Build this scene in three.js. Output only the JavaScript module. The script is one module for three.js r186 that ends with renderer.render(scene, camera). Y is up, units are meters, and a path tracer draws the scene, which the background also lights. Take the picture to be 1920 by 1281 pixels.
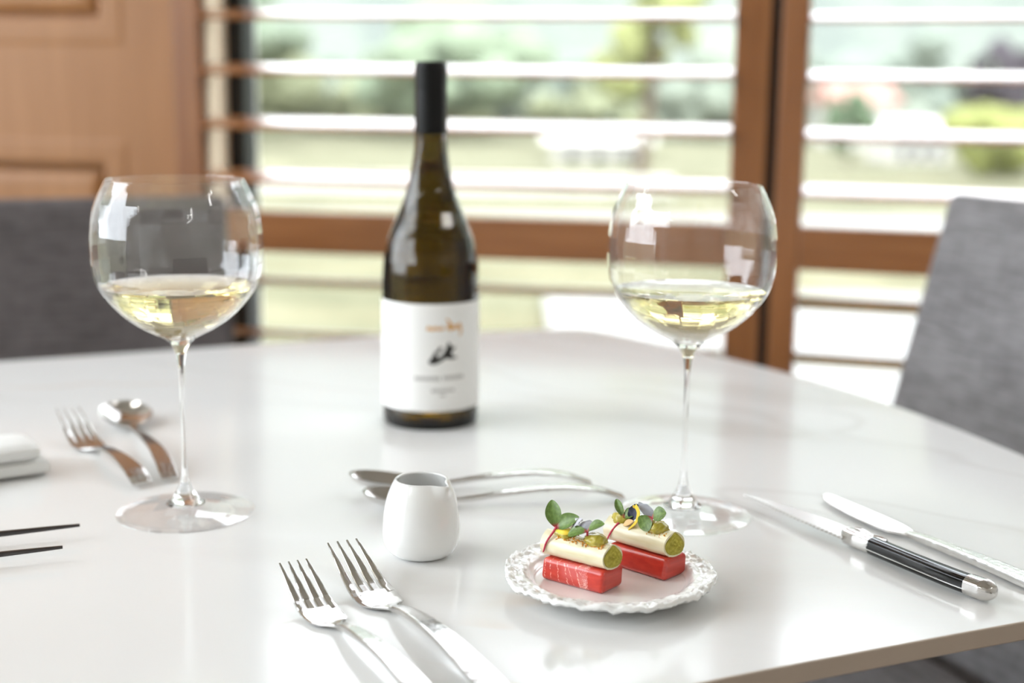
import * as THREE from 'three';
import { RoundedBoxGeometry } from 'three/addons/geometries/RoundedBoxGeometry.js';
import { mergeGeometries, mergeVertices, toCreasedNormals } from 'three/addons/utils/BufferGeometryUtils.js';
import { ImprovedNoise } from 'three/addons/math/ImprovedNoise.js';
import { RectAreaLightUniformsLib } from 'three/addons/lights/RectAreaLightUniformsLib.js';

// ---------------------------------------------------------------- camera, sky, exposure
const TABLE = 0.75;                                   // height of the table top
const scene = new THREE.Scene();
const FOCAL = 2608.5, PITCH = 0.1829, ROLL = 0.0117, EYE = TABLE + 0.2864;
const camera = new THREE.PerspectiveCamera(2 * Math.atan(640.5 / FOCAL) * 180 / Math.PI, 1920 / 1281, 0.05, 2000);
camera.filmGauge = 36;
{
  const c = Math.cos(PITCH), s = Math.sin(PITCH);
  const up0 = new THREE.Vector3(0, c, -s), rt0 = new THREE.Vector3(1, 0, 0);
  camera.position.set(0, EYE, 0);
  camera.up.copy(up0.multiplyScalar(Math.cos(ROLL)).addScaledVector(rt0, -Math.sin(ROLL)));
  camera.lookAt(0, EYE - s, -c);
  camera.focus = 0.808;
  camera.userData.fStop = 3.6;
}
const SKY = 5.0;
scene.background = new THREE.Color(0.995, 0.957, 1.075);  // even bright overcast sky
scene.backgroundIntensity = SKY;
const renderer = new THREE.WebGLRenderer({ antialias: true });
renderer.toneMapping = THREE.LinearToneMapping;
renderer.toneMappingExposure = 1.72;
renderer.shadowMap.enabled = true;
RectAreaLightUniformsLib.init();

// ---------------------------------------------------------------- helpers
let seed = 7;
const rnd = () => { seed = (seed * 16807) % 2147483647; return (seed - 1) / 2147483646; };
const rr = (a, b) => a + (b - a) * rnd();
const perlin = new ImprovedNoise();
const fbm = (x, y, z, o = 4) => { let s = 0, a = 0.5; for (let i = 0; i < o; i++) { s += a * perlin.noise(x, y, z); x *= 2.03; y *= 2.03; z *= 2.03; a *= 0.5; } return s; };
const V = (x, y, z) => new THREE.Vector3(x, y, z);
const { lerp, clamp, smoothstep } = THREE.MathUtils;
const used = {};
const numbered = (n) => { const k = used[n] = (used[n] ?? -1) + 1; return k ? `${n}_${String(k).padStart(3, '0')}` : n; };
function tag(o, label, category, group) { o.userData.label = label; if (category) o.userData.category = category; if (group) o.userData.group = group; return o; }
function thing(name, label, category, pos = [0, 0, 0], turn = 0, group) {
  const o = new THREE.Group(); o.name = numbered(name); scene.add(o);
  o.position.set(...pos); o.rotation.y = turn;
  return tag(o, label, category, group);
}
function mesh(name, geo, mat, parent) {
  const m = new THREE.Mesh(geo, mat); m.name = parent ? name : numbered(name);
  m.castShadow = m.receiveShadow = true; (parent ?? scene).add(m); return m;
}
function struct(name, geo, mat, parent) { const m = mesh(name, geo, mat, parent); m.userData.kind = 'structure'; return m; }
function strip(g) { for (const k of Object.keys(g.attributes)) if (k !== 'position' && k !== 'normal' && k !== 'uv') g.deleteAttribute(k); return g; }
function merge(list) { return mergeGeometries(list.map((g) => strip(g.index ? g.toNonIndexed() : g)), false); }
function orient(g) {                                   // outward faces for a closed shape
  const p = g.attributes.position, ix = g.index; let v = 0;
  const a = V(), b = V(), c = V();
  for (let i = 0; i < ix.count; i += 3) { a.fromBufferAttribute(p, ix.getX(i)); b.fromBufferAttribute(p, ix.getX(i + 1)); c.fromBufferAttribute(p, ix.getX(i + 2)); v += a.dot(b.cross(c)); }
  if (v < 0) for (let i = 0; i < ix.count; i += 3) { const t = ix.getX(i); ix.setX(i, ix.getX(i + 2)); ix.setX(i + 2, t); }
  return g;
}
// turns a profile [[r, y], ...] round the y axis; closed solid; crease in degrees
function lathe(profile, seg = 96, crease = 40) {
  const g0 = new THREE.LatheGeometry(profile.map(([r, y]) => new THREE.Vector2(Math.max(r, 0), y)), seg);
  g0.deleteAttribute('uv'); g0.deleteAttribute('normal');
  const g = orient(mergeVertices(g0, 1e-6));
  g.computeVertexNormals();
  if (!crease) return g;
  return toCreasedNormals(g, crease * Math.PI / 180);
}
function curve(points, n) {                             // smooth line through [[r, y], ...]
  return new THREE.CatmullRomCurve3(points.map(([x, y]) => V(x, y, 0)), false, 'centripetal').getPoints(n).map((p) => [p.x, p.y]);
}
function key(pairs, s) {                                // piecewise smooth interpolation of [[s, v], ...]
  if (s <= pairs[0][0]) return pairs[0][1];
  for (let i = 1; i < pairs.length; i++) if (s <= pairs[i][0]) {
    const [s0, v0] = pairs[i - 1], [s1, v1] = pairs[i], t = (s - s0) / (s1 - s0);
    const m0 = i > 1 ? (v1 - pairs[i - 2][1]) / (s1 - pairs[i - 2][0]) * (s1 - s0) : v1 - v0;
    const m1 = i < pairs.length - 1 ? (pairs[i + 1][1] - v0) / (pairs[i + 1][0] - s0) * (s1 - s0) : v1 - v0;
    const t2 = t * t, t3 = t2 * t;
    return (2 * t3 - 3 * t2 + 1) * v0 + (t3 - 2 * t2 + t) * m0 + (-2 * t3 + 3 * t2) * v1 + (t3 - t2) * m1;
  }
  return pairs[pairs.length - 1][1];
}
// bar through stations {c: Vector3, w, t, n, side}: superellipse cross-section, closed ends
function bar(stations, cross = 20, crease = 50) {
  const pos = [], uv = [], ix = []; let along = 0;
  const N = stations.length;
  stations.forEach((st, i) => {
    const a = stations[Math.max(0, i - 1)].c, b = stations[Math.min(N - 1, i + 1)].c;
    const tan = b.clone().sub(a).normalize(), side = (st.side ?? V(1, 0, 0)).clone();
    side.addScaledVector(tan, -side.dot(tan)).normalize();
    const up = tan.clone().cross(side).normalize(); if (up.y < 0 && !st.keep) up.negate();
    if (i) along += st.c.distanceTo(stations[i - 1].c);
    const e = 2 / (st.n ?? 2.6);
    for (let k = 0; k < cross; k++) {
      const th = (k + 0.5) / cross * 2 * Math.PI, cc = Math.cos(th), ss = Math.sin(th);
      const x = Math.sign(cc) * Math.abs(cc) ** e * st.w / 2, y = Math.sign(ss) * Math.abs(ss) ** e * st.t / 2;
      const p = st.c.clone().addScaledVector(side, x).addScaledVector(up, y + (st.dish ? st.dish * ((2 * x / st.w) ** 2 - 0.5) : 0));
      pos.push(p.x, p.y, p.z); uv.push(x + 0.05, along);
    }
  });
  for (let i = 0; i < N - 1; i++) for (let k = 0; k < cross; k++) {
    const a = i * cross + k, b = i * cross + (k + 1) % cross, c = a + cross, d = b + cross;
    ix.push(a, b, c, b, d, c);
  }
  for (const [row, st] of [[0, stations[0]], [N - 1, stations[N - 1]]]) {
    const at = pos.length / 3; pos.push(st.c.x, st.c.y + (st.dish ? -st.dish * 0.4 : 0), st.c.z); uv.push(0.05, row ? along : 0);
    for (let k = 0; k < cross; k++) row ? ix.push(row * cross + k, row * cross + (k + 1) % cross, at) : ix.push(at, (k + 1) % cross, k);
  }
  const g = new THREE.BufferGeometry();
  g.setAttribute('position', new THREE.Float32BufferAttribute(pos, 3)); g.setAttribute('uv', new THREE.Float32BufferAttribute(uv, 2)); g.setIndex(ix);
  orient(g); g.computeVertexNormals();
  return crease ? toCreasedNormals(g, crease * Math.PI / 180) : g;
}
function boxUV(g, f = 1) {                              // uv in metres, by the way each face looks
  const p = g.attributes.position, n = g.attributes.normal, uv = new Float32Array(p.count * 2);
  for (let i = 0; i < p.count; i++) {
    const ax = Math.abs(n.getX(i)), ay = Math.abs(n.getY(i)), az = Math.abs(n.getZ(i)), x = p.getX(i), y = p.getY(i), z = p.getZ(i);
    const q = az >= ax && az >= ay ? [x, y] : ax >= ay ? [z, y] : [x, z];
    uv[2 * i] = q[0] * f; uv[2 * i + 1] = q[1] * f;
  }
  g.setAttribute('uv', new THREE.BufferAttribute(uv, 2)); return g;
}
function box(w, h, d, x = 0, y = 0, z = 0, r = 0) {
  const g = r ? new RoundedBoxGeometry(w, h, d, 2, r) : new THREE.BoxGeometry(w, h, d);
  g.translate(x, y, z); return boxUV(g);
}
function skin(fn, nu, nv, closeU = false) {             // grid surface from fn(u, v) -> Vector3
  const pos = [], uv = [], ix = [];
  for (let j = 0; j <= nv; j++) for (let i = 0; i <= nu; i++) { const p = fn(i / nu, j / nv); pos.push(p.x, p.y, p.z); uv.push(i / nu, j / nv); }
  for (let j = 0; j < nv; j++) for (let i = 0; i < nu; i++) { const a = j * (nu + 1) + i, b = a + 1, c = a + nu + 1, d = c + 1; ix.push(a, b, c, b, d, c); }
  const g = new THREE.BufferGeometry();
  g.setAttribute('position', new THREE.Float32BufferAttribute(pos, 3)); g.setAttribute('uv', new THREE.Float32BufferAttribute(uv, 2)); g.setIndex(ix);
  g.computeVertexNormals(); return g;
}
function lump(r, detail, amount, freq, sx = 1, sy = 1, sz = 1, off = 0) {  // bumpy ball
  const g = mergeVertices((() => { const q = new THREE.IcosahedronGeometry(r, detail); q.deleteAttribute('uv'); q.deleteAttribute('normal'); return q; })(), 1e-7);
  const p = g.attributes.position, v = V();
  for (let i = 0; i < p.count; i++) {
    v.fromBufferAttribute(p, i); const d = v.clone().normalize();
    v.multiplyScalar(1 + amount * fbm(d.x * freq + off, d.y * freq + off * 1.7, d.z * freq - off, 3));
    p.setXYZ(i, v.x * sx, v.y * sy, v.z * sz);
  }
  g.computeVertexNormals(); return g;
}

// ---------------------------------------------------------------- textures and materials
function texture(w, h, fn, color = true, repeat = true) {
  const d = new Uint8Array(w * h * 4);
  for (let y = 0; y < h; y++) for (let x = 0; x < w; x++) {
    const c = fn(x / w, y / h), i = (y * w + x) * 4, q = Array.isArray(c) ? c : [c, c, c];
    for (let k = 0; k < 3; k++) d[i + k] = clamp(q[k], 0, 1) * 255; d[i + 3] = 255;
  }
  const t = new THREE.DataTexture(d, w, h); t.magFilter = THREE.LinearFilter; t.minFilter = THREE.LinearMipmapLinearFilter; t.generateMipmaps = true;
  if (repeat) t.wrapS = t.wrapT = THREE.RepeatWrapping;
  if (color) t.colorSpace = THREE.SRGBColorSpace;
  t.needsUpdate = true; return t;
}
const std = (o) => new THREE.MeshStandardMaterial(o), phys = (o) => new THREE.MeshPhysicalMaterial(o);
const mix3 = (a, b, t) => [lerp(a[0], b[0], t), lerp(a[1], b[1], t), lerp(a[2], b[2], t)];
// tiling value noise in two directions
const tile = (u, v, fu, fv, o = 3, z = 0) => {          // blends two shifted copies so that the edges meet
  const f = (a, b) => fbm(a * fu, b * fv, z, o);
  const wu = smoothstep(u, 0.8, 1), wv = smoothstep(v, 0.8, 1);
  return lerp(lerp(f(u, v), f(u - 1, v), wu), lerp(f(u, v - 1), f(u - 1, v - 1), wu), wv);
};
function woodTexture(a, b, c, along) {                  // grain along u ('x') or v ('y')
  return texture(512, 512, (u, v) => {
    const [l, k] = along === 'x' ? [u, v] : [v, u];
    const g = tile(l, k, 2, 26, 3, 3) + 0.5 * tile(l, k, 5, 90, 2, 9), big = tile(l, k, 1.5, 4, 2, 5);
    let q = mix3(a, b, clamp(0.5 + g * 1.1, 0, 1)); return mix3(q, c, clamp(0.25 + big * 1.2, 0, 0.6));
  });
}
const W1 = [0.57, 0.36, 0.20], W2 = [0.66, 0.44, 0.26], W3 = [0.49, 0.30, 0.155];
const woodX = woodTexture(W1, W2, W3, 'x'), woodY = woodTexture(W1, W2, W3, 'y');
for (const t of [woodX, woodY]) t.repeat.set(2.2, 2.2);
const M = {};
M.woodX = phys({ map: woodX, roughness: 0.34, clearcoat: 0.3, clearcoatRoughness: 0.25 });
M.woodY = phys({ map: woodY, roughness: 0.34, clearcoat: 0.3, clearcoatRoughness: 0.25 });
M.louver = phys({ map: woodX, roughness: 0.3, clearcoat: 1, clearcoatRoughness: 0.18 });
const pale = woodTexture([0.69, 0.49, 0.30], [0.75, 0.55, 0.36], [0.62, 0.42, 0.23], 'y'); pale.repeat.set(1.6, 1.6);
M.paleWood = phys({ map: pale, color: new THREE.Color(0.88, 0.82, 0.74), roughness: 0.42, clearcoat: 0.15, clearcoatRoughness: 0.3 });
M.cream = std({ color: 0xe3d3b8, roughness: 0.7 });
M.black = std({ color: 0x141516, roughness: 0.45, metalness: 0.2 });
M.paint = std({ color: 0xe9e6e0, roughness: 0.9 });
M.ceiling = std({ color: 0xf1f0ee, roughness: 0.95 });
M.floor = phys({ map: (() => { const t = woodTexture([0.27, 0.19, 0.14], [0.34, 0.25, 0.18], [0.2, 0.14, 0.11], 'x'); t.repeat.set(1, 1); return t; })(), roughness: 0.5 });
M.pane = phys({ transmission: 1, thickness: 0, roughness: 0, ior: 1.5, color: 0xf4faf7 });
// marble: white with soft grey clouds, a few hairline tan veins
const marble = texture(1536, 1536, (u, v) => {
  const x = (u * 0.91 - v * 0.41) * 1.5 + 4, y = (u * 0.41 + v * 0.91) * 1.5 + 4, wx = fbm(x * 2.1, y * 2.1, 1.3, 3) * 0.6, wy = fbm(x * 2.1 + 7, y * 2.1, 4.1, 3) * 0.6;
  const band = fbm(x * 1.3 + wx, y * 4.6 + wy, 2.2, 4), cloud = smoothstep(band, 0.02, 0.42) * 0.9;
  const vein = Math.abs(fbm(x * 1.1 + wx * 0.9, y * 3.4 + wy * 1.2, 8.8, 3)), hair = 1 - smoothstep(vein, 0.0, 0.008);
  const keep = smoothstep(fbm(x * 2.4, y * 2.4, 12.5, 2), -0.02, 0.2);
  const vein2 = 1 - smoothstep(Math.abs(fbm(x * 0.9 + wx * 1.3 + 3, y * 2.6 + wy, 5.5, 4)), 0, 0.03);
  let c = [0.935, 0.935, 0.932];
  c = mix3(c, [0.875, 0.868, 0.855], cloud * 1.0); c = mix3(c, [0.84, 0.83, 0.815], vein2 * 0.32);
  return mix3(c, [0.86, 0.70, 0.56], hair * keep * 0.6);
});
marble.repeat.set(1 / 1.36, 1 / 1.36); marble.offset.set(0.5, 0.5);
M.marble = phys({ map: marble, roughness: 0.12, ior: 1.5, specularIntensity: 0.5 });
M.edge = std({ color: 0xc4b4a4, roughness: 0.55 });
M.glass = phys({ transmission: 1, thickness: 0, roughness: 0, ior: 1.52, color: 0xffffff });
M.solidGlass = phys({ transmission: 1, thickness: 0.01, roughness: 0, ior: 1.5, color: 0xffffff });
M.wine = phys({ transmission: 1, thickness: 0.05, roughness: 0, ior: 1.34, color: 0xffffff, attenuationColor: new THREE.Color(0.95, 0.86, 0.5), attenuationDistance: 0.06 });
M.bottle = phys({ transmission: 1, thickness: 0.003, roughness: 0.02, ior: 1.5, color: 0xffffff, attenuationColor: new THREE.Color(0.165, 0.122, 0.009), attenuationDistance: 0.004 });
M.cap = phys({ color: 0x0a0a0b, roughness: 0.4, specularIntensity: 0.55 });
const hammer = (() => {
  const pts = []; const n = 7; for (let i = 0; i < n; i++) for (let j = 0; j < n; j++) pts.push([(i + rr(0.1, 0.9)) / n, (j + rr(0.1, 0.9)) / n]);
  return texture(192, 192, (u, v) => { let m = 9; for (const [a, b] of pts) { let dx = Math.abs(u - a), dy = Math.abs(v - b); dx = Math.min(dx, 1 - dx); dy = Math.min(dy, 1 - dy); m = Math.min(m, dx * dx + dy * dy); } return Math.min(1, m * 45); }, false);
})();
hammer.repeat.set(34, 26);
M.steel = std({ color: 0xd4d2cf, metalness: 1, roughness: 0.15 });
M.hammered = std({ color: 0xd6d4d1, metalness: 1, roughness: 0.17, bumpMap: hammer, bumpScale: 0.00012 });
M.satin = std({ color: 0xc9c7c4, metalness: 1, roughness: 0.28 });
M.porcelain = phys({ color: 0xf2f2f0, roughness: 0.16, clearcoat: 0.6, clearcoatRoughness: 0.05 });
M.plate = phys({ color: 0xf4f4f2, roughness: 0.2, clearcoat: 0.5, clearcoatRoughness: 0.08 });
M.horn = phys({ color: 0x070708, roughness: 0.1 });
M.lacquer = phys({ color: 0x2a2321, roughness: 0.3, clearcoat: 0.4 });
const linen = texture(256, 256, (u, v) => 0.5 + 0.25 * Math.sin(u * 2 * Math.PI * 64) + 0.25 * Math.sin(v * 2 * Math.PI * 64), false); linen.repeat.set(12, 12);
M.linen = phys({ color: 0xf0f0ee, roughness: 0.95, bumpMap: linen, bumpScale: 0.0003, sheen: 0.3, sheenColor: new THREE.Color(1, 1, 1) });
const heather = texture(512, 512, (u, v) => {
  const s = tile(u, v, 8, 60, 3, 2) * 0.9 + tile(u, v, 40, 9, 2, 6) * 0.35 + tile(u, v, 3, 8, 2, 11) * 0.6 + 0.03 * (Math.sin(u * 804) + Math.sin(v * 804));
  return mix3([0.43, 0.42, 0.425], [0.61, 0.60, 0.61], clamp(0.5 + s, 0, 1));
});
heather.repeat.set(3.2, 3.2);
M.fabric = phys({ map: heather, roughness: 0.95, sheen: 0.4, sheenColor: new THREE.Color(0.8, 0.8, 0.82), sheenRoughness: 0.6 });
M.darkWood = std({ color: 0x2e241d, roughness: 0.5 });

// ---------------------------------------------------------------- room: its own frame, turned 10 degrees to the table's photograph
const YAW = 10 * Math.PI / 180, RO = V(0.291, 0, -1.885), RD = V(Math.cos(YAW), 0, Math.sin(YAW)), RN = V(-Math.sin(YAW), 0, Math.cos(YAW));
const at = (u, y, w) => RO.clone().addScaledVector(RD, u).addScaledVector(RN, w).setY(y);
const inRoom = (o, u = 0, y = 0, w = 0) => { o.position.copy(at(u, y, w)); o.rotation.y = -YAW; return o; };
const H = 2.7, UL = -2.35, UR = 3.0, WB = -0.07, WF = 4.4, T = 0.2;   // ceiling, left, right, back and front planes; wall thickness
const T1 = TABLE, SILL = T1 - 0.5, HEAD = T1 + 1.3, OL = -0.7437, OR = 1.02;  // the shuttered window opening
inRoom(struct('floor', box(UR - UL + 2 * T, 0.12, WF - WB + 2 * T, (UL + UR) / 2, -0.06, (WF + WB) / 2), M.floor));
inRoom(struct('ceiling', box(UR - UL + 2 * T, 0.15, WF - WB + 2 * T, (UL + UR) / 2, H + 0.075, (WF + WB) / 2), M.ceiling));
const wallPiece = (u0, u1, y0, y1, w0, w1) => box(u1 - u0, y1 - y0, w1 - w0, (u0 + u1) / 2, (y0 + y1) / 2, (w0 + w1) / 2);
inRoom(struct('wall_back', merge([
  wallPiece(UL - T, OL, 0, H, WB - 0.14, WB), wallPiece(OR, UR + T, 0, H, WB - 0.14, WB),
  wallPiece(OL, OR, 0, SILL, WB - 0.14, WB), wallPiece(OL, OR, HEAD, H, WB - 0.14, WB)]), M.paint));
// left wall: one wide window in it
const LW0 = 0.4, LW1 = 3.8, LS = 0.1, LH = 2.62;
inRoom(struct('wall_left', merge([
  wallPiece(UL - T, UL, 0, H, WB, LW0), wallPiece(UL - T, UL, 0, H, LW1, WF + T),
  wallPiece(UL - T, UL, 0, LS, LW0, LW1), wallPiece(UL - T, UL, LH, H, LW0, LW1)]), M.paint));
inRoom(struct('wall_right', wallPiece(UR, UR + T, 0, H, WB, WF + T), M.paint));
inRoom(struct('wall_front', wallPiece(UL, UR, 0, H, WF, WF + T), M.paint));
{ // window_1: dark metal frame and panes behind the shutters
  const o = new THREE.Group(); o.name = 'window_1'; o.userData.kind = 'structure'; scene.add(o); inRoom(o);
  const w0 = WB - 0.055, w1 = WB - 0.005, fw = 0.03, b = [];
  for (const u of [OL, OR - fw]) b.push(wallPiece(u, u + fw, SILL, HEAD, w0, w1));
  b.push(wallPiece(0.03, 0.075, SILL, HEAD, w0, w1));
  for (const y of [SILL, HEAD - fw]) b.push(wallPiece(OL, OR, y, y + fw, w0, w1));
  mesh('window_frame', merge(b), M.black, o);
  for (const [a, c] of [[OL + fw, 0.03], [0.075, OR - fw]]) mesh('pane', wallPiece(a, c, SILL + fw, HEAD - fw, w0 + 0.024, w0 + 0.026), M.pane, o);
}
inRoom(struct('trim_1', merge([box(0.004, HEAD - SILL, 0.075, OL + 0.002, (SILL + HEAD) / 2, -0.0375)]), M.cream));  // lit reveal at the left of the shutters
{ // window_2: wide window in the left wall, outside the picture; the glasses and the bottle mirror it
  const o = new THREE.Group(); o.name = 'window_2'; o.userData.kind = 'structure'; scene.add(o); inRoom(o);
  const b = [], fw = 0.05, n = 3, step = (LW1 - LW0) / n, x0 = UL - 0.13, x1 = UL - 0.07;
  for (let k = 0; k <= n; k++) { const w = clamp(LW0 + k * step - fw / 2, LW0, LW1 - fw); b.push(wallPiece(x0, x1, LS, LH, w, w + fw)); }
  for (const y of [LS, LH - fw]) b.push(wallPiece(x0, x1, y, y + fw, LW0, LW1));
  mesh('window_frame', merge(b), M.black, o);
  for (let k = 0; k < n; k++) mesh('pane', wallPiece(UL - 0.101, UL - 0.099, LS + fw, LH - fw, LW0 + k * step + fw / 2 + (k ? 0 : fw / 2), LW0 + (k + 1) * step - fw / 2 - (k === n - 1 ? fw / 2 : 0)), M.pane, o);
}
{ // panelled pale wood door leaf at the left of the shutters
  const o = new THREE.Group(); o.name = 'door_1'; o.userData.kind = 'structure'; o.userData.label = 'pale brown panelled wooden door at the left of the shutters'; scene.add(o); inRoom(o);
  const u1 = -0.787, u0 = -1.62, w0 = WB + 0.002, w1 = -0.025, st = 0.105;
  const f = [wallPiece(u0, u0 + st, 0.01, 2.1, w0, w1), wallPiece(u1 - st, u1, 0.01, 2.1, w0, w1)];
  const rails = [[0.01, 0.16], [T1 + 0.185, T1 + 0.35], [1.96, 2.1]];
  for (const [a, b] of rails) f.push(wallPiece(u0 + st, u1 - st, a, b, w0, w1));
  mesh('door_frame', merge(f.map((g) => g)), M.paleWood, o);
  const panels = [[rails[0][1], rails[1][0]], [rails[1][1], rails[2][0]]];
  for (const [y0, y1] of panels) {
    const a = u0 + st, b = u1 - st;
    const p = mesh('panel', wallPiece(a, b, y0, y1, w0, w0 + 0.024), M.paleWood, o);
    const field = new THREE.Shape([[a + 0.05, y0 + 0.05], [b - 0.05, y0 + 0.05], [b - 0.05, y1 - 0.05], [a + 0.05, y1 - 0.05]].map((q) => new THREE.Vector2(...q)));
    const g = new THREE.ExtrudeGeometry(field, { depth: 0.002, bevelEnabled: true, bevelThickness: 0.012, bevelSize: 0.02, bevelSegments: 4 });
    g.translate(0, 0, w0 + 0.0235); mesh('raised_field', boxUV(g), M.paleWood, p);
    const ring = new THREE.Shape([[a - 0.008, y0 - 0.008], [b + 0.008, y0 - 0.008], [b + 0.008, y1 + 0.008], [a - 0.008, y1 + 0.008]].map((q) => new THREE.Vector2(...q)));
    ring.holes.push(new THREE.Path([[a + 0.016, y0 + 0.016], [a + 0.016, y1 - 0.016], [b - 0.016, y1 - 0.016], [b - 0.016, y0 + 0.016]].map((q) => new THREE.Vector2(...q))));
    const r = new THREE.ExtrudeGeometry(ring, { depth: 0.004, bevelEnabled: true, bevelThickness: 0.006, bevelSize: 0.008, bevelSegments: 4 });
    r.translate(0, 0, w1 - 0.0085); mesh('moulding', boxUV(r), M.paleWood, p);
  }
}
// ---------------------------------------------------------------- shutters
function louverShape(len, x0) {                          // one slat with an elliptical section, from x0 to x0 + len
  const st = []; for (let i = 0; i <= 4; i++) st.push({ c: V(x0 + len * i / 4, 0, 0), w: 0.062, t: 0.0095, n: 2.3, side: V(0, 0, 1), keep: true });
  return bar(st, 20, 30);
}
function shutter(name, label, leftStile, rightStile, x1, louvers, y0, y1) {
  const o = thing(name, label, 'shutter', [0, 0, 0], 0, undefined);
  const d = 0.03;
  mesh('stile', box(leftStile[1] - leftStile[0], y1 - y0, d, (leftStile[0] + leftStile[1]) / 2, (y0 + y1) / 2, 0, 0.003), M.woodY, o);
  mesh('stile', box(rightStile[1] - rightStile[0], y1 - y0, d, (rightStile[0] + rightStile[1]) / 2, (y0 + y1) / 2, 0, 0.003), M.woodY, o);
  const a = leftStile[1], b = rightStile[0];
  for (const [r0, r1] of [[y0, y0 + 0.07], [T1 + 0.0455, T1 + 0.104], [y1 - 0.07, y1]])
    mesh('rail', box(b - a, r1 - r0, d, (a + b) / 2, (r0 + r1) / 2, 0, 0.003), M.woodX, o);
  const g = louverShape(b - a - 0.003, a + 0.0015);
  for (const [y, tilt] of louvers) { const l = mesh('louver', g, M.louver, o); l.position.y = y; l.rotation.x = tilt; }
  return o;
}
{
  const up = 13 * Math.PI / 180, down = -17 * Math.PI / 180, list = [];
  const y0 = SILL + 0.002, y1 = HEAD - 0.002;
  for (let k = 0; ; k++) { const y = T1 + 0.1525 + 0.0755 * k; if (y > y1 - 0.1) break; list.push([y, up]); }
  for (let k = 0; ; k++) { const y = T1 + 0.0015 - 0.0765 * k; if (y < y0 + 0.1) break; list.push([y, down]); }
  const L = shutter('louvered_shutter', 'wide brown shutter of white-lit slats behind the wine bottle', [-0.785, -0.746], [0, 0.0465], 0, list, y0, y1);
  inRoom(L);
  const R = shutter('louvered_shutter', 'brown slatted shutter partly hidden behind the right-hand grey chair', [0, 0.0355], [0.80, 0.84], 0, list.map(([y, t]) => [y - 0.002, t > 0 ? t : -0.41]), y0, y1);
  R.position.copy(at(0.0615, 0, 0.0)); R.rotation.y = -17 * Math.PI / 180;
}
// ---------------------------------------------------------------- added fill panels (unseen, put in to brighten the table from above)
for (const [u, w] of [[-1.75, 1.2], [2.1, 1.2], [-1.75, 3.5], [2.1, 3.5]]) {
  const o = thing('added_fill_panel', 'added square fill light panel at the white ceiling, out of view', 'light', [0, 0, 0], 0, 'added fill panels');
  inRoom(o, u, H, w);
  const P = 0.55, f = [];
  for (const s of [-1, 1]) f.push(box(P + 0.04, 0.02, 0.02, 0, -0.01, s * (P / 2 + 0.01)), box(0.02, 0.02, P, s * (P / 2 + 0.01), -0.01, 0));
  mesh('frame', merge(f), M.paint, o);
  mesh('diffuser', box(P, 0.008, P, 0, -0.006, 0), std({ color: 0xffffff, emissive: new THREE.Color(1, 0.985, 0.965), emissiveIntensity: 2.5 }), o);
  const l = new THREE.RectAreaLight(new THREE.Color(1, 0.985, 0.965), 4.2, P, P);
  l.position.copy(at(u, H - 0.014, w)); l.lookAt(l.position.clone().add(V(0, -1, 0))); scene.add(l);
}

// ---------------------------------------------------------------- dining table
{
  const o = thing('dining_table', 'square white marble-look dining table with gently bowed thin edges', 'table', [-0.13, 0, -1.03]);
  const key2 = [[-0.7, -1.315], [-0.62, -1.357], [-0.404, -1.458], [-0.153, -1.571], [0.0, -1.622], [0.055, -1.6375], [0.09, -1.634], [0.115, -1.61], [0.195, -1.514], [0.2908, -1.373], [0.356, -1.238], [0.4088, -1.074], [0.446, -0.90], [0.452, -0.83], [0.44, -0.795], [0.405, -0.773], [0.2823, -0.722], [0.2092, -0.69], [0.0931, -0.637], [-0.1, -0.535], [-0.3, -0.413], [-0.355, -0.385], [-0.40, -0.40], [-0.43, -0.44], [-0.535, -0.62], [-0.64, -0.87], [-0.71, -1.10], [-0.735, -1.25]];
  const c = new THREE.CatmullRomCurve3(key2.map(([x, z]) => V(x + 0.13, 0, z + 1.03)), true, 'centripetal').getPoints(220);
  const s = new THREE.Shape(c.slice(0, -1).map((p) => new THREE.Vector2(p.x, -p.z)));
  const g = new THREE.ExtrudeGeometry(s, { depth: 0.0095, bevelEnabled: true, bevelThickness: 0.0008, bevelSize: 0.0008, bevelOffset: -0.0008, bevelSegments: 2 });
  g.rotateX(-Math.PI / 2); g.translate(0, TABLE - 0.0103, 0);
  const m = mesh('tabletop', g, [M.marble, M.edge], o);
  mesh('pedestal', lathe([[0, 0.03], [0.06, 0.03], [0.045, 0.08], [0.045, 0.70], [0.06, 0.728], [0, 0.728]], 48), M.black, o);
  mesh('base', lathe([[0, 0], [0.17, 0], [0.17, 0.012], [0.1, 0.03], [0, 0.03]], 64), M.black, o);
  mesh('support_plate', box(0.4, 0.012, 0.4, 0, 0.7335, 0, 0.003), M.black, o);
}

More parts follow.
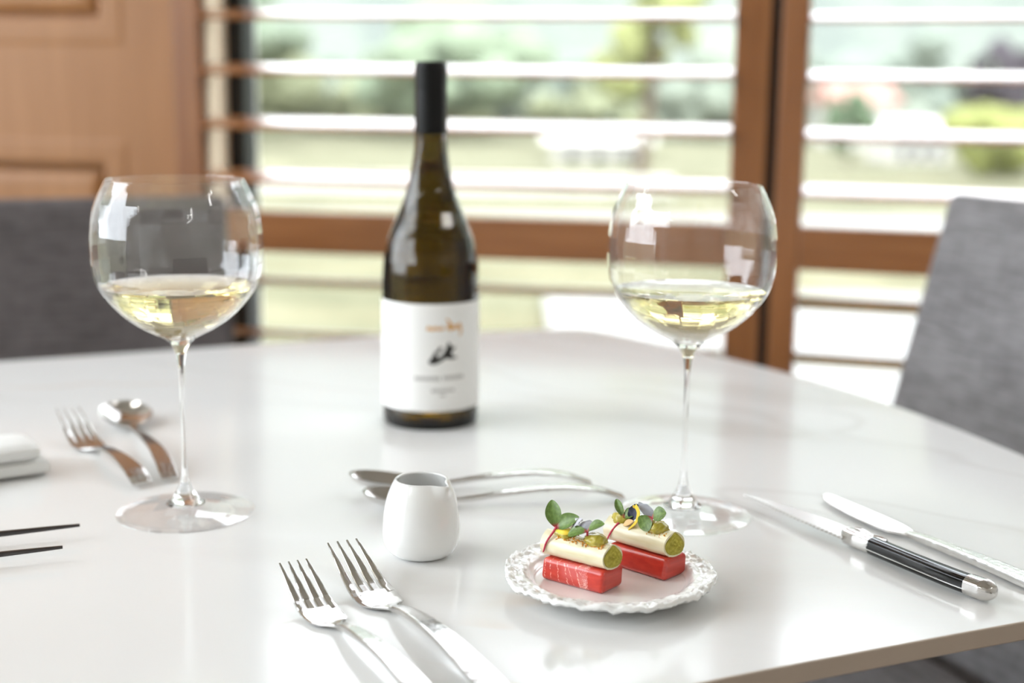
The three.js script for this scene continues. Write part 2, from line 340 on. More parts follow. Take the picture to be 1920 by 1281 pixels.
// ---------------------------------------------------------------- chairs
const SEAT = 0.46;
function chair(label, x, z, turn, tone, hgt = 0.52) {                // local: back along x, facing +z, origin on the floor under the middle of the back's inner face
  const o = thing('dining_chair', label, 'chair', [x, 0, z], turn);
  const fabric = tone;
  const th = 0.045, wd = 0.46, lean = 0.265;
  const back = new RoundedBoxGeometry(wd, hgt, th, 4, 0.012); boxUV(back);
  back.translate(0, hgt / 2, -th / 2);
  const p = back.attributes.position;
  for (let i = 0; i < p.count; i++) { const xx = p.getX(i), yy = p.getY(i); p.setXYZ(i, xx * (1 + 0.02 * (yy / hgt)), yy - 0.012 * (2 * xx / wd) ** 2 * (yy / hgt), p.getZ(i) - 0.012 * (1 - (2 * xx / wd) ** 2)); }
  back.computeVertexNormals();
  const b = mesh('backrest', back, fabric, o); b.position.set(0, SEAT - 0.055, 0); b.rotation.x = -lean;
  mesh('seat', box(0.47, 0.085, 0.47, 0, SEAT - 0.0425, 0.235, 0.02), fabric, o);
  for (const [lx, lz, sx, sz] of [[-0.2, 0.43, -0.02, 0.02], [0.2, 0.43, 0.02, 0.02], [-0.2, 0.03, -0.02, -0.04], [0.2, 0.03, 0.02, -0.04]]) {
    const st = []; for (let i = 0; i <= 4; i++) { const t = i / 4; st.push({ c: V(lx + sx * (1 - t), t * (SEAT - 0.08), lz + sz * (1 - t)), w: lerp(0.026, 0.04, t), t: lerp(0.026, 0.04, t), n: 5 }); }
    mesh('leg', bar(st, 16), M.darkWood, o);
  }
  return o;
}
const shadedFabric = M.fabric.clone(); shadedFabric.color.setRGB(0.62, 0.58, 0.57);  // same chair fabric, tinted darker to stand for shade on the left chair
chair('grey upholstered dining chair at the far left, darkened for shade, behind the left wine glass', -0.533, -1.555, 0.37, shadedFabric);
chair('light grey heathered dining chair at the right side of the table', 0.452, -1.335, -Math.PI / 2 + 0.37, M.fabric, 0.547);

// ---------------------------------------------------------------- wine bottle
{
  const o = thing('wine_bottle', 'dark green wine bottle with white label and black screw cap', 'bottle', [-0.0697, TABLE, -1.1722]);
  const outer = curve([[0.0392, 0.0], [0.0405, 0.002], [0.0409, 0.012], [0.0411, 0.06], [0.0412, 0.115], [0.0408, 0.13], [0.0395, 0.1426], [0.0372, 0.154], [0.0323, 0.1681], [0.0262, 0.1822], [0.021, 0.1962], [0.0175, 0.2101], [0.0153, 0.2212], [0.0139, 0.2322], [0.0133, 0.246], [0.0132, 0.2985]], 90);
  const inner = curve([[0.0, 0.012], [0.02, 0.008], [0.034, 0.005], [0.0375, 0.009], [0.038, 0.03], [0.0381, 0.115], [0.0377, 0.13], [0.0364, 0.1426], [0.034, 0.154], [0.0291, 0.1685], [0.0231, 0.1822], [0.018, 0.1962], [0.0146, 0.2101], [0.0124, 0.2212], [0.011, 0.2322], [0.0104, 0.246], [0.0102, 0.2985]], 90);
  mesh('glass_body', lathe([[0, 0.006], [0.022, 0.003], [0.034, 0.0006], ...outer, ...inner.slice().reverse()], 96, 30), M.bottle, o);
  const lvl = 0.2275, liq = inner.filter(([, y]) => y < lvl).map(([r, y]) => [Math.max(r - 0.0002, 0), y + 0.0002]);
  const m = mesh('wine', lathe([...liq, [0.0114, lvl], [0, lvl]], 96, 40), phys({ transmission: 1, thickness: 0.05, roughness: 0, ior: 1.34, attenuationColor: new THREE.Color(0.93, 0.82, 0.4), attenuationDistance: 0.05 }), o);
  // cap: plain skirt, knurled crown
  const cp = [[0, 0.3042], [0.0115, 0.3042], [0.0124, 0.3036], [0.0127, 0.3015], [0.0134, 0.3]];
  for (let k = 0; k < 5; k++) cp.push([0.0137, 0.2985 - k * 0.0028], [0.0134, 0.2971 - k * 0.0028]);
  cp.push([0.0137, 0.2845], [0.0133, 0.283], [0.0131, 0.2815], [0.0134, 0.280], [0.0136, 0.278], [0.0136, 0.2455], [0.01335, 0.2452], [0.01335, 0.2988], [0, 0.2988]);
  mesh('screw_cap', lathe(cp, 72, 25), M.cap, o);
  // label: printed paper round most of the body
  const W = 1024, Hh = 512, cv = document.createElement('canvas'); cv.width = W; cv.height = Hh; const c = cv.getContext('2d');
  c.fillStyle = '#f3f2ef'; c.fillRect(0, 0, W, Hh);
  const K = W / (1.5 * Math.PI * 0.0414) / 1000;        // pixels per millimetre
  const X = (mm) => W / 2 + mm * K, Y = (mm) => mm * Hh / 89.5;
  c.strokeStyle = '#d39a4a'; c.lineCap = 'round'; c.lineJoin = 'round';
  const squig = (x0, x1, y, amp, w, n) => { c.lineWidth = w; c.beginPath(); for (let i = 0; i <= n * 12; i++) { const t = i / (n * 12); c.lineTo(X(lerp(x0, x1, t)) + 4 * Math.sin(t * n * 6.28), Y(y + amp * Math.cos(t * n * 6.28) * (0.6 + 0.4 * Math.sin(t * 23)))); } c.stroke(); };
  squig(-13, 1, 20, 1.5, 7, 6); squig(4, 17, 19, 2.2, 9, 5);      // gold flourish of script, too soft to read
  c.lineWidth = 9; c.beginPath(); c.moveTo(X(4), Y(13)); c.quadraticCurveTo(X(8), Y(16), X(7), Y(22)); c.moveTo(X(15), Y(18)); c.quadraticCurveTo(X(19), Y(22), X(16), Y(26)); c.stroke();
  c.fillStyle = '#2b2824'; c.strokeStyle = '#2b2824';
  const blob = (pts) => { c.beginPath(); pts.forEach(([x, y], i) => i ? c.lineTo(X(x), Y(y)) : c.moveTo(X(x), Y(y))); c.closePath(); c.fill(); };
  blob([[-12, 48], [-8, 42.5], [-6.5, 39], [-5, 41], [-3.5, 44.5], [0, 42], [3, 37], [5, 31.5], [7, 33], [8.5, 36], [12, 35.5], [10.5, 38], [8, 40], [9, 43], [14, 45], [8, 46], [3, 45], [-1, 47.5], [-5, 49.5], [-9, 50]]);
  blob([[-6, 40], [-2, 35], [0, 36], [-3, 41]]);
  c.fillStyle = '#a3a19c';
  for (let x = -23; x < 20; x += 2.4) if (x < -3.5 || x > -0.5) c.fillRect(X(x), Y(60 - (x > 0 ? 0.4 : 0)), 1.7 * K, 3.3 * 5.6);
  for (let x = -9; x < 10; x += 2) c.fillRect(X(x), Y(70.5), 1.4 * K, 2.6 * 5.6);
  c.fillRect(X(-2), Y(75), 4.5 * K, 9);
  const tx = new THREE.CanvasTexture(cv); tx.colorSpace = THREE.SRGBColorSpace;
  const az = 17 * Math.PI / 180, half = 0.75 * Math.PI, y0 = 0.0165, y1 = 0.1075, R0 = 0.04135;
  const face = (r, flip) => skin((u, v) => { const a = az + (u - 0.5) * 2 * half; return V(Math.sin(a) * r, lerp(y0, y1, v), Math.cos(a) * r); }, 120, 1);
  mesh('label', face(R0 + 0.0002), std({ map: tx, roughness: 0.75, side: THREE.DoubleSide }), o).userData.label = 'white paper label with gold script and a small black bird-like drawing';
}

// ---------------------------------------------------------------- wine glasses
const bowlOut = [[0.0103, 0.1198], [0.0231, 0.1264], [0.0344, 0.1342], [0.0422, 0.142], [0.0485, 0.1502], [0.0526, 0.1584], [0.0549, 0.1702], [0.0555, 0.1819], [0.0547, 0.1923], [0.0525, 0.2053], [0.0478, 0.2169], [0.0444, 0.2236]];
function wineGlass(label, x, z, level) {
  const o = thing('wine_glass', label, 'wine glass', [x, TABLE, z]);
  const out = curve(bowlOut, 80), inn = out.map(([r, y], i) => { const a = out[Math.max(0, i - 1)], b = out[Math.min(80, i + 1)], dx = b[0] - a[0], dy = b[1] - a[1], l = Math.hypot(dx, dy); return [r - 0.0009 * dy / l, y + 0.0009 * dx / l]; });
  mesh('bowl', lathe([...out, [0.0442, 0.2241], [0.0437, 0.2242], ...inn.slice().reverse(), [0, 0.1195], [0, 0.1186]], 128, 30), M.glass, o);
  const foot = [[0, 0.0074], [0.006, 0.0072], [0.0122, 0.0068], ...curve([[0.0128, 0.0072], [0.0105, 0.0088], [0.006, 0.0155], [0.0027, 0.0245], [0.0018, 0.036], [0.0016, 0.06], [0.0018, 0.09], [0.0025, 0.104], [0.0041, 0.1115], [0.0072, 0.1168], [0.0103, 0.1196]], 60), [0.006, 0.1186], [0, 0.1184]];
  mesh('stem', lathe(foot, 96, 40), M.solidGlass, o);
  mesh('foot', lathe([[0, 0.0009], [0.03, 0.0004], [0.0452, 0.0002], [0.0461, 0.0007], [0.0455, 0.0013], ...curve([[0.03, 0.0028], [0.018, 0.0044], [0.0128, 0.0062]], 24), [0.006, 0.0070], [0, 0.0072]], 128, 30), M.glass, o);
  const liq = inn.filter(([, y]) => y < level - 0.0006).map(([r, y]) => [r - 0.0003, y + 0.0003]);
  const rl = liq[liq.length - 1][0];
  const w = mesh('wine', lathe([[0, 0.1199], ...liq, [rl + 0.0005, level], [rl - 0.0015, level - 0.0006], [rl - 0.004, level - 0.0009], [0, level - 0.001]], 128, 40), M.wine, o);
  w.userData.label = 'pale straw-coloured white wine';
  return o;
}
wineGlass('tall wine glass of white wine, standing by the fork and spoon on the left', -0.2183, -0.8998, 0.1551);
wineGlass('tall wine glass of white wine, standing just behind the canape plate', 0.1169, -0.907, 0.1545);

// ---------------------------------------------------------------- porcelain jug
{
  const o = thing('milk_jug', 'small white porcelain jug with pinched spout and no handle', 'jug', [-0.0545, TABLE, -0.823]);
  const out = curve([[0.0155, 0], [0.019, 0.0018], [0.0222, 0.0055], [0.0237, 0.0105], [0.0239, 0.016], [0.0235, 0.0235], [0.0224, 0.0315], [0.0203, 0.0395], [0.0182, 0.0445], [0.0166, 0.0475]], 50);
  const inn = out.map(([r, y]) => [r - 0.0019, y]).filter(([, y]) => y > 0.003);
  const g = lathe([[0, 0.0006], [0.0135, 0.0006], ...out, [0.016, 0.0482], [0.0151, 0.0480], ...inn.slice().reverse(), [0, 0.003]], 120, 0);
  const p = g.attributes.position, a0 = Math.atan2(0.68, 0.73);
  for (let i = 0; i < p.count; i++) {
    const x = p.getX(i), y = p.getY(i), z = p.getZ(i), r = Math.hypot(x, z); if (r < 1e-5 || y < 0.034) continue;
    let da = Math.atan2(z, x) - a0; da = Math.atan2(Math.sin(da), Math.cos(da));
    const k = smoothstep(y, 0.034, 0.048) ** 1.5 * Math.exp(-((da / 0.27) ** 2)), f = 1 + 0.0062 * k / r;
    p.setXYZ(i, x * f, y - 0.0004 * k, z * f);
  }
  g.computeVertexNormals(); mesh('body', g, M.porcelain, o);
}

// ---------------------------------------------------------------- plate with embossed rim
{
  const o = thing('small_plate', 'small white plate with a rough embossed rim under two canapes', 'plate', [0.0575, TABLE + 0.0002, -0.7640]);
  const top = [[0, 0.0056], [0.02, 0.0056], [0.036, 0.0057], [0.042, 0.0062], [0.0455, 0.0078], [0.048, 0.0102], [0.0505, 0.0114], [0.0535, 0.0116], [0.0565, 0.0121], [0.0595, 0.0126], [0.0612, 0.0122], [0.0617, 0.0108]];
  const bot = [[0.061, 0.0096], [0.056, 0.0078], [0.048, 0.0055], [0.04, 0.0032], [0.036, 0.0022], [0.0345, 0.0002], [0.0325, 0.0002], [0.031, 0.0022], [0, 0.0026]];
  const prof = [...curve(top, 70), ...bot];
  const g = lathe(prof, 220, 0), p = g.attributes.position;
  for (let i = 0; i < p.count; i++) {
    let x = p.getX(i), y = p.getY(i), z = p.getZ(i); const r = Math.hypot(x, z), a = Math.atan2(z, x); if (r < 0.044) continue;
    const k = smoothstep(r, 0.044, 0.06);
    const lobe = 0.010 * Math.sin(a * 5 + 1) + 0.008 * Math.sin(a * 9 + 2.2) + 0.03 * fbm(Math.cos(a) * 5, Math.sin(a) * 5, 2, 2);
    const s = 0.99 + k * lobe;
    const b = k * (0.0030 * fbm(x * 210, z * 210, 3, 3) + 0.0012 * fbm(x * 90, z * 90, 8, 2));
    p.setXYZ(i, x * s, y + b * (y > 0.0085 ? 1.3 : 0.3), z * s);
  }
  g.computeVertexNormals(); mesh('dish', g, M.plate, o);
}

// ---------------------------------------------------------------- canapes
const PLATE = 0.0056;
const tunaTex = (streaks) => texture(512, 256, (u, v) => {
  let c = mix3([0.84, 0.26, 0.19], [0.74, 0.165, 0.125], clamp(0.5 + 1.3 * fbm(u * 5, v * 4, 3, 4), 0, 1));
  if (streaks) {                                       // sinew lines and a frayed paler flap along the cut side
    const wob = 0.02 * fbm(u * 8, v * 6, 5, 3);
    let l = 0; for (const [p, sl, w] of [[0.05, 0.02, 0.006], [0.13, 0.05, 0.007], [0.25, 0.05, 0.006], [0.36, 0.09, 0.008], [0.40, 0.16, 0.005], [0.53, 0.13, 0.009], [0.56, 0.22, 0.005]]) l = Math.max(l, (1 - smoothstep(Math.abs(u - p - sl * (1 - v) - wob * 1.5), w * 0.5, w * 1.5)) * smoothstep(fbm(u * 9, v * 14, p * 40, 2), -0.25, 0.1));
    const pink = smoothstep(u, 0.25, 0.42) * (1 - smoothstep(u + 0.06 * (v - 0.5) + wob * 3, 0.72, 0.75));
    c = mix3(c, [0.85, 0.42, 0.42], pink * 0.7 * smoothstep(v + wob * 5, 0.1, 0.5));
    c = mix3(c, [0.96, 0.76, 0.70], l * 0.85);
    const fr = smoothstep(u, 0.58, 0.72) * (1 - smoothstep(u + wob * 3, 0.735, 0.76)) * smoothstep(fbm(u * 55, v * 34, 2, 3) - 0.35 * v, -0.28, 0.05);
    c = mix3(c, [0.96, 0.80, 0.77], fr * 0.9);
  } else { const f = smoothstep(fbm(u * 40, v * 20, 9, 2), 0.42, 0.5); c = mix3(c, [0.93, 0.55, 0.4], f * 0.7); }
  return c;
});
const petalMat = (r, g, b) => phys({ color: new THREE.Color(r, g, b), roughness: 0.55, side: THREE.DoubleSide, sheen: 0.3, sheenColor: new THREE.Color(1, 1, 1) });
const leafTex = texture(256, 128, (u, v) => {             // u along the leaf: red at the stalk, green blade with a paler midrib
  const mid = Math.exp(-(((v - 0.5) / 0.035) ** 2)), side = Math.abs(Math.sin((u * 1.0 - Math.abs(v - 0.5) * 1.4) * 26)) ** 14;
  let c = mix3([0.33, 0.44, 0.17], [0.46, 0.57, 0.27], clamp(0.5 + 1.5 * fbm(u * 7, v * 5, 4, 3), 0, 1));
  c = mix3(c, [0.45, 0.58, 0.33], 0.45 * mid + 0.12 * side);
  return mix3(c, [0.66, 0.16, 0.20], 1 - smoothstep(u, 0.02, 0.2));
}, true, false);
const F = {
  leaf: phys({ map: leafTex, roughness: 0.45, side: THREE.DoubleSide, clearcoat: 0.2, clearcoatRoughness: 0.4 }),
  stem: phys({ color: 0xc43a52, roughness: 0.4 }),
  roll: phys({ map: texture(256, 128, (u, v) => mix3([0.90, 0.86, 0.70], [0.95, 0.92, 0.81], clamp(0.5 + 1.4 * fbm(u * 3, v * 14, 2, 3), 0, 1))), roughness: 0.32, clearcoat: 0.35, clearcoatRoughness: 0.2 }),
  filling: phys({ map: texture(128, 128, (u, v) => mix3([0.60, 0.56, 0.15], [0.74, 0.69, 0.28], clamp(0.5 + 2 * fbm(u * 12, v * 12, 3, 3), 0, 1))), roughness: 0.6 }),
  cream: phys({ map: texture(128, 128, (u, v) => mix3([0.67, 0.61, 0.19], [0.79, 0.73, 0.34], clamp(0.5 + 1.6 * fbm(u * 5, v * 5, 8, 3), 0, 1))), roughness: 0.25, clearcoat: 0.5, clearcoatRoughness: 0.15 }),
  tuna1: phys({ map: tunaTex(true), roughness: 0.3, clearcoat: 0.55, clearcoatRoughness: 0.14 }),
  tuna2: phys({ map: tunaTex(false), roughness: 0.3, clearcoat: 0.55, clearcoatRoughness: 0.14 }),
  crumb: std({ color: 0xdc9a3a, roughness: 0.8 }),
  yellow: petalMat(0.86, 0.62, 0.03), grey: petalMat(0.42, 0.43, 0.48), navy: petalMat(0.045, 0.055, 0.10), lilac: petalMat(0.62, 0.62, 0.68), peach: petalMat(0.86, 0.56, 0.25),
};
// sheet leaf or petal from base to tip; w widest; bend lifts the middle, cup folds the sides up
function blade(base, tip, up, w, { bend = 0, cup = 0.3, fat = 0.55, frill = 0, thick = 0.00035 } = {}) {
  const x = tip.clone().sub(base), len = x.length(); x.normalize();
  const z = x.clone().cross(up).normalize(), y = z.clone().cross(x).normalize();
  const wid = (t) => w / 2 * Math.pow(Math.sin(Math.PI * Math.pow(clamp(t, 0.0001, 0.9999), fat === 0.5 ? 1 : Math.log(0.5) / Math.log(fat))), 0.7) + 0.0003;
  const f = (u, v, o) => {
    const s = (v - 0.5) * 2, q = wid(u);
    return base.clone().addScaledVector(x, u * len).addScaledVector(z, s * q).addScaledVector(y, bend * Math.sin(u * Math.PI) + cup * q * s * s + frill * Math.sin(u * 19 + s * 5) * s * s + o);
  };
  const a = skin((u, v) => f(u, v, thick / 2), 22, 12), b = skin((u, v) => f(u, v, -thick / 2), 22, 12);
  const ix = b.index.array; for (let i = 0; i < ix.length; i += 3) { const t = ix[i]; ix[i] = ix[i + 2]; ix[i + 2] = t; } b.computeVertexNormals();
  return merge([a, b]);
}
function thread(pts, r0, r1, n = 16) {
  const c = new THREE.CatmullRomCurve3(pts), st = [];
  for (let i = 0; i <= n; i++) { const r = lerp(r0, r1, i / n); st.push({ c: c.getPoint(i / n), w: 2 * r, t: 2 * r, n: 2, side: V(0, 0, 1), keep: true }); }
  return bar(st, 10, 0);
}
const mm = (x, h, z = 0) => V(x / 1000, h / 1000 - PLATE, z / 1000);   // heights over the table
function canapeBase(label, x, z, deg, len, wid, hgt, tunaMat, roll, kind) {
  const o = thing('tuna_canape', label, 'canape', [x, TABLE + PLATE + 0.0002, z], -deg * Math.PI / 180);
  const back = 0.0075 - wid / 2;                       // the roll lies along the block's front edge
  const g = new RoundedBoxGeometry(len, hgt, wid, 6, 0.003), p = g.attributes.position;
  for (let i = 0; i < p.count; i++) {                    // hand-cut block: sides not quite true
    const a = p.getX(i), b = p.getY(i), c = p.getZ(i);
    p.setXYZ(i, a + b * 0.05 + 0.0006 * fbm(a * 60, b * 60, c * 60, 2), b + hgt / 2 + (b > 0 ? 0.0005 * fbm(a * 70, 2, c * 70, 2) : 0), c * (1 - 0.04 * b / hgt) + back + 0.0012 * fbm(a * 50, b * 80, 4 + c * 50, 2));
  }
  g.computeVertexNormals(); boxUV(g);
  const uv = g.attributes.uv; for (let i = 0; i < uv.count; i++) { const end = Math.abs(g.attributes.normal.getX(i)) > 0.7; uv.setXY(i, end ? 0.88 + uv.getX(i) / len * 0.2 : uv.getX(i) / len + 0.5, uv.getY(i) / hgt); }
  mesh('tuna_block', g, tunaMat, o);
  // roll: soft sheet closed round a filling; drop-shaped section
  const R = roll.r, sect = (a, k) => { const up = Math.max(0, Math.cos(a)); return [Math.sin(a) * R * k * (1 - 0.12 * up ** 6), Math.cos(a) * R * k * (1 + 0.10 * up ** 8)]; };
  const cy = hgt + R * 0.97, tube = (u, v, k, x0, x1) => { const a = v * 2 * Math.PI + Math.PI, [zz, yy] = sect(a, k), t = u; return V(lerp(x0, x1, t), cy + yy + 0.0004 * fbm(t * 5, v * 5, 3, 2) + (yy < -R * 0.9 * k ? 0.0003 : 0), zz + 0.0005 * fbm(t * 4, v * 6, 9, 2)); };
  const x0 = roll.x0, x1 = roll.x1;
  const outS = skin((u, v) => tube(u, v, 1, x0, x1 + 0.002 * Math.sin(v * 6.28)), 40, 64), ring = (xx, k0, k1) => skin((u, v) => { const q = tube(0, v, lerp(k0, k1, u), xx, xx); q.x += 0.002 * Math.sin(v * 6.28) * (xx > 0 ? 1 : 0); return q; }, 2, 64);
  const rg = merge([outS, ring(x1, 1, 0.80), ring(x0, 0.80, 1)]);
  const rm = mesh('radish_roll', rg, F.roll, o); F.roll.side = THREE.DoubleSide;
  const fill = skin((u, v) => { const k = u < 0.5 ? 0.84 : 0.84 * Math.cos((u - 0.5) * Math.PI), xx = u < 0.5 ? lerp(x0 + 0.001, x1 + 0.0004, u * 2) : x1 + 0.0004 + 0.0016 * Math.sin((u - 0.5) * Math.PI); const q = tube(0, v, Math.max(k, 0.0), xx, xx); const a = v * 2 * Math.PI + Math.PI, up = Math.max(0, Math.cos(a)); if (xx > 0) { q.z *= 1 - 0.42 * up ** 1.3; q.y += R * 0.13 * k * up ** 3; } q.x += 0.002 * Math.sin(v * 6.28) * (xx > 0 ? 1 : 0) + 0.0005 * fbm(q.y * 500, q.z * 500, 2, 2); return q; }, 24, 48);
  mesh('filling', fill, F.filling, rm);
  o.userData.top = cy + R;
  return o;
}
function dollop(o, x, h, z, r, sx, sy, sz, off) {
  const g = lump(r, 5, 0.35, 2.1, sx, sy, sz, off); g.computeBoundingBox();
  const p = g.attributes.position, uv = new Float32Array(p.count * 2); for (let i = 0; i < p.count; i++) { uv[2 * i] = p.getX(i) * 80; uv[2 * i + 1] = p.getY(i) * 80 + p.getZ(i) * 60; }
  g.setAttribute('uv', new THREE.BufferAttribute(uv, 2));
  const m = mesh('cream_dollop', g, F.cream, o); m.position.copy(mm(x, h, z)); return m;
}
function crumbs(o, n, s0, s1, cx) {
  const list = [];
  for (let k = 0; k < n; k++) {
    const s = lerp(s0, s1, rnd()), ang = rr(-0.1, 0.75) * (rnd() < 0.2 ? 1.25 : 1), R = 0.00735, q = new THREE.IcosahedronGeometry(rr(0.0002, 0.00055), 0);
    q.scale(rr(0.7, 1.4), rr(0.6, 1), rr(0.7, 1.4)); q.rotateY(rnd() * 6); q.rotateX(rnd() * 6);
    q.translate(s / 1000, cx + Math.cos(ang) * R, Math.sin(ang) * R); list.push(q);
  }
  const m = mesh('spice_crumbs', merge(list), F.crumb, o); m.userData.kind = 'stuff'; return m;
}
function sprout(o, stem, leaves, name = 'microgreen') {
  const s = mesh(name, thread(stem, 0.00045, 0.0008), F.stem, o);
  s.userData.label = 'green two-leaved sprout with a red stem';
  for (const l of leaves) mesh('leaf', blade(...l), F.leaf, s);
  return s;
}
{
  const o = canapeBase('front canape with veined tuna, its tall green sprout leaf standing upright', 0.0398, -0.7575, 37, 0.043, 0.0215, 0.0135, F.tuna1, { r: 0.0071, x0: -0.0225, x1: 0.0225 });
  const cx = 0.0135 + 0.0071 * 0.97;
  dollop(o, 11.5, 34.2, 0.5, 0.0052, 1.35, 0.78, 1.1, 3.1);
  dollop(o, -10, 34.0, -0.5, 0.0054, 1.4, 0.75, 1.1, 8.4);
  crumbs(o, 280, -13, 19, cx);
  sprout(o, [mm(-19.8, 22.5, 7.6), mm(-17.6, 29, 7.6), mm(-15.2, 34.5, 4.5), mm(-14.0, 37.5, 3)], [
    [mm(-14.2, 37, 3), mm(-19.2, 52, 1), V(0.5, 0.1, 1), 0.0088, { bend: 0.0012, cup: 0.25, fat: 0.52 }],
    [mm(-14.2, 37.2, 3), mm(-0.8, 45.2, 0), V(-0.35, 0.3, 1), 0.0086, { bend: 0.001, cup: 0.35, fat: 0.5 }]]);
  sprout(o, [mm(7.2, 35.2, 3.4), mm(7.8, 37.5, 4.0), mm(8.2, 39.5, 4.6)], [
    [mm(8.2, 39.6, 4.6), mm(-3.6, 35.8, 6.6), V(-0.2, 1, 0.75), 0.0072, { bend: 0.0012, cup: 0.2, fat: 0.58 }],
    [mm(8.2, 39.6, 4.6), mm(18.2, 45.6, 2.6), V(-0.4, 0.8, 0.7), 0.0068, { bend: 0.0014, cup: 0.25, fat: 0.58 }]]);
  mesh('petal', blade(mm(-2.6, 37, 1), mm(10.2, 42.2, -1), V(-0.3, 0.9, 0.5), 0.0088, { bend: 0.003, cup: -0.35, fat: 0.55, frill: 0.0006 }), F.grey, o).userData.label = 'blue-grey curled flower petal';
  mesh('petal', blade(mm(-3.2, 38.2, 3), mm(2.2, 44.8, 1), V(-0.4, 0.5, 0.7), 0.005, { bend: 0.001, cup: 0.2, frill: 0.0004 }), F.lilac, o);
  mesh('petal', blade(mm(-13, 35.6, 4.5), mm(-2.2, 36.6, 4.2), V(0, 0.8, 0.6), 0.0044, { bend: 0.0016, cup: -0.4 }), F.yellow, o).userData.label = 'bright yellow flower petal';
}
{
  const o = canapeBase('rear canape with plain red tuna, topped with a curled yellow petal', 0.0788, -0.7815, 43, 0.044, 0.021, 0.0135, F.tuna2, { r: 0.0073, x0: -0.025, x1: 0.022 });
  const cx = 0.0135 + 0.0073 * 0.97;
  dollop(o, 9.5, 34.2, 0.5, 0.0054, 1.4, 0.75, 1.15, 5.2);
  dollop(o, -16.5, 33.8, 0, 0.0052, 1.25, 0.85, 1.1, 1.9);
  crumbs(o, 80, 0, 19, cx); 
  sprout(o, [mm(-21.9, 20.5, 7.6), mm(-18.5, 27, 7.4), mm(-15, 33, 4.5), mm(-13.2, 36, 3)], [
    [mm(-13.2, 35.8, 3), mm(-20.3, 45, 1.5), V(0.6, 0.25, 1), 0.0042, { bend: 0.0008, cup: 0.5 }],
    [mm(-13.2, 35.8, 3), mm(-6.5, 39.6, 0), V(-0.2, 0.6, 1), 0.0066, { bend: 0.001, cup: 0.3 }]]);
  sprout(o, [mm(7.4, 35.4, 3), mm(7.8, 38, 3.6), mm(8.2, 40.5, 4)], [
    [mm(8.4, 40.8, 4), mm(2.2, 33.4, 6.8), V(0.35, 0.5, 1), 0.0098, { bend: 0.001, cup: 0.15, fat: 0.55 }],
    [mm(8.4, 40.8, 4), mm(17.2, 45.0, 2.5), V(-0.35, 0.5, 1), 0.0086, { bend: 0.001, cup: 0.15, fat: 0.58 }]]);
  mesh('petal', blade(mm(-7.8, 34, 2.8), mm(-5.2, 45.2, 1), V(0.2, 0, 1), 0.0058, { bend: 0.0008, cup: 0.3, frill: 0.0004 }), F.navy, o).userData.label = 'dark blue flower petal';
  mesh('petal', blade(mm(-5, 45.6, 0), mm(6.6, 38.6, -0.5), V(0.4, 0.6, 0.6), 0.0055, { bend: 0.0008, cup: 0.3, frill: 0.0004 }), F.grey, o);
  const ye = new THREE.CatmullRomCurve3([mm(-6.5, 43.2, 2.6), mm(-4.2, 44.6, 3.6), mm(-1.2, 41.6, 4.6), mm(-2.2, 36, 5.2), mm(-7.2, 30.2, 6)]), st = [];
  for (let i = 0; i <= 26; i++) { const t = i / 26; st.push({ c: ye.getPoint(t), w: 0.0006 + 0.0026 * Math.sin(Math.PI * (0.12 + 0.83 * t)), t: 0.0005, n: 2.2, side: V(1, 0.35, 0.25), keep: true }); }
  mesh('petal', bar(st, 14, 0), F.yellow, o).userData.label = 'bright yellow curled petal';
  mesh('petal', blade(mm(-11.6, 31.6, 5), mm(-5.0, 35.4, 4.2), V(0, 0.6, 0.8), 0.0034, { bend: 0.0006, cup: 0.2 }), F.peach, o);
}

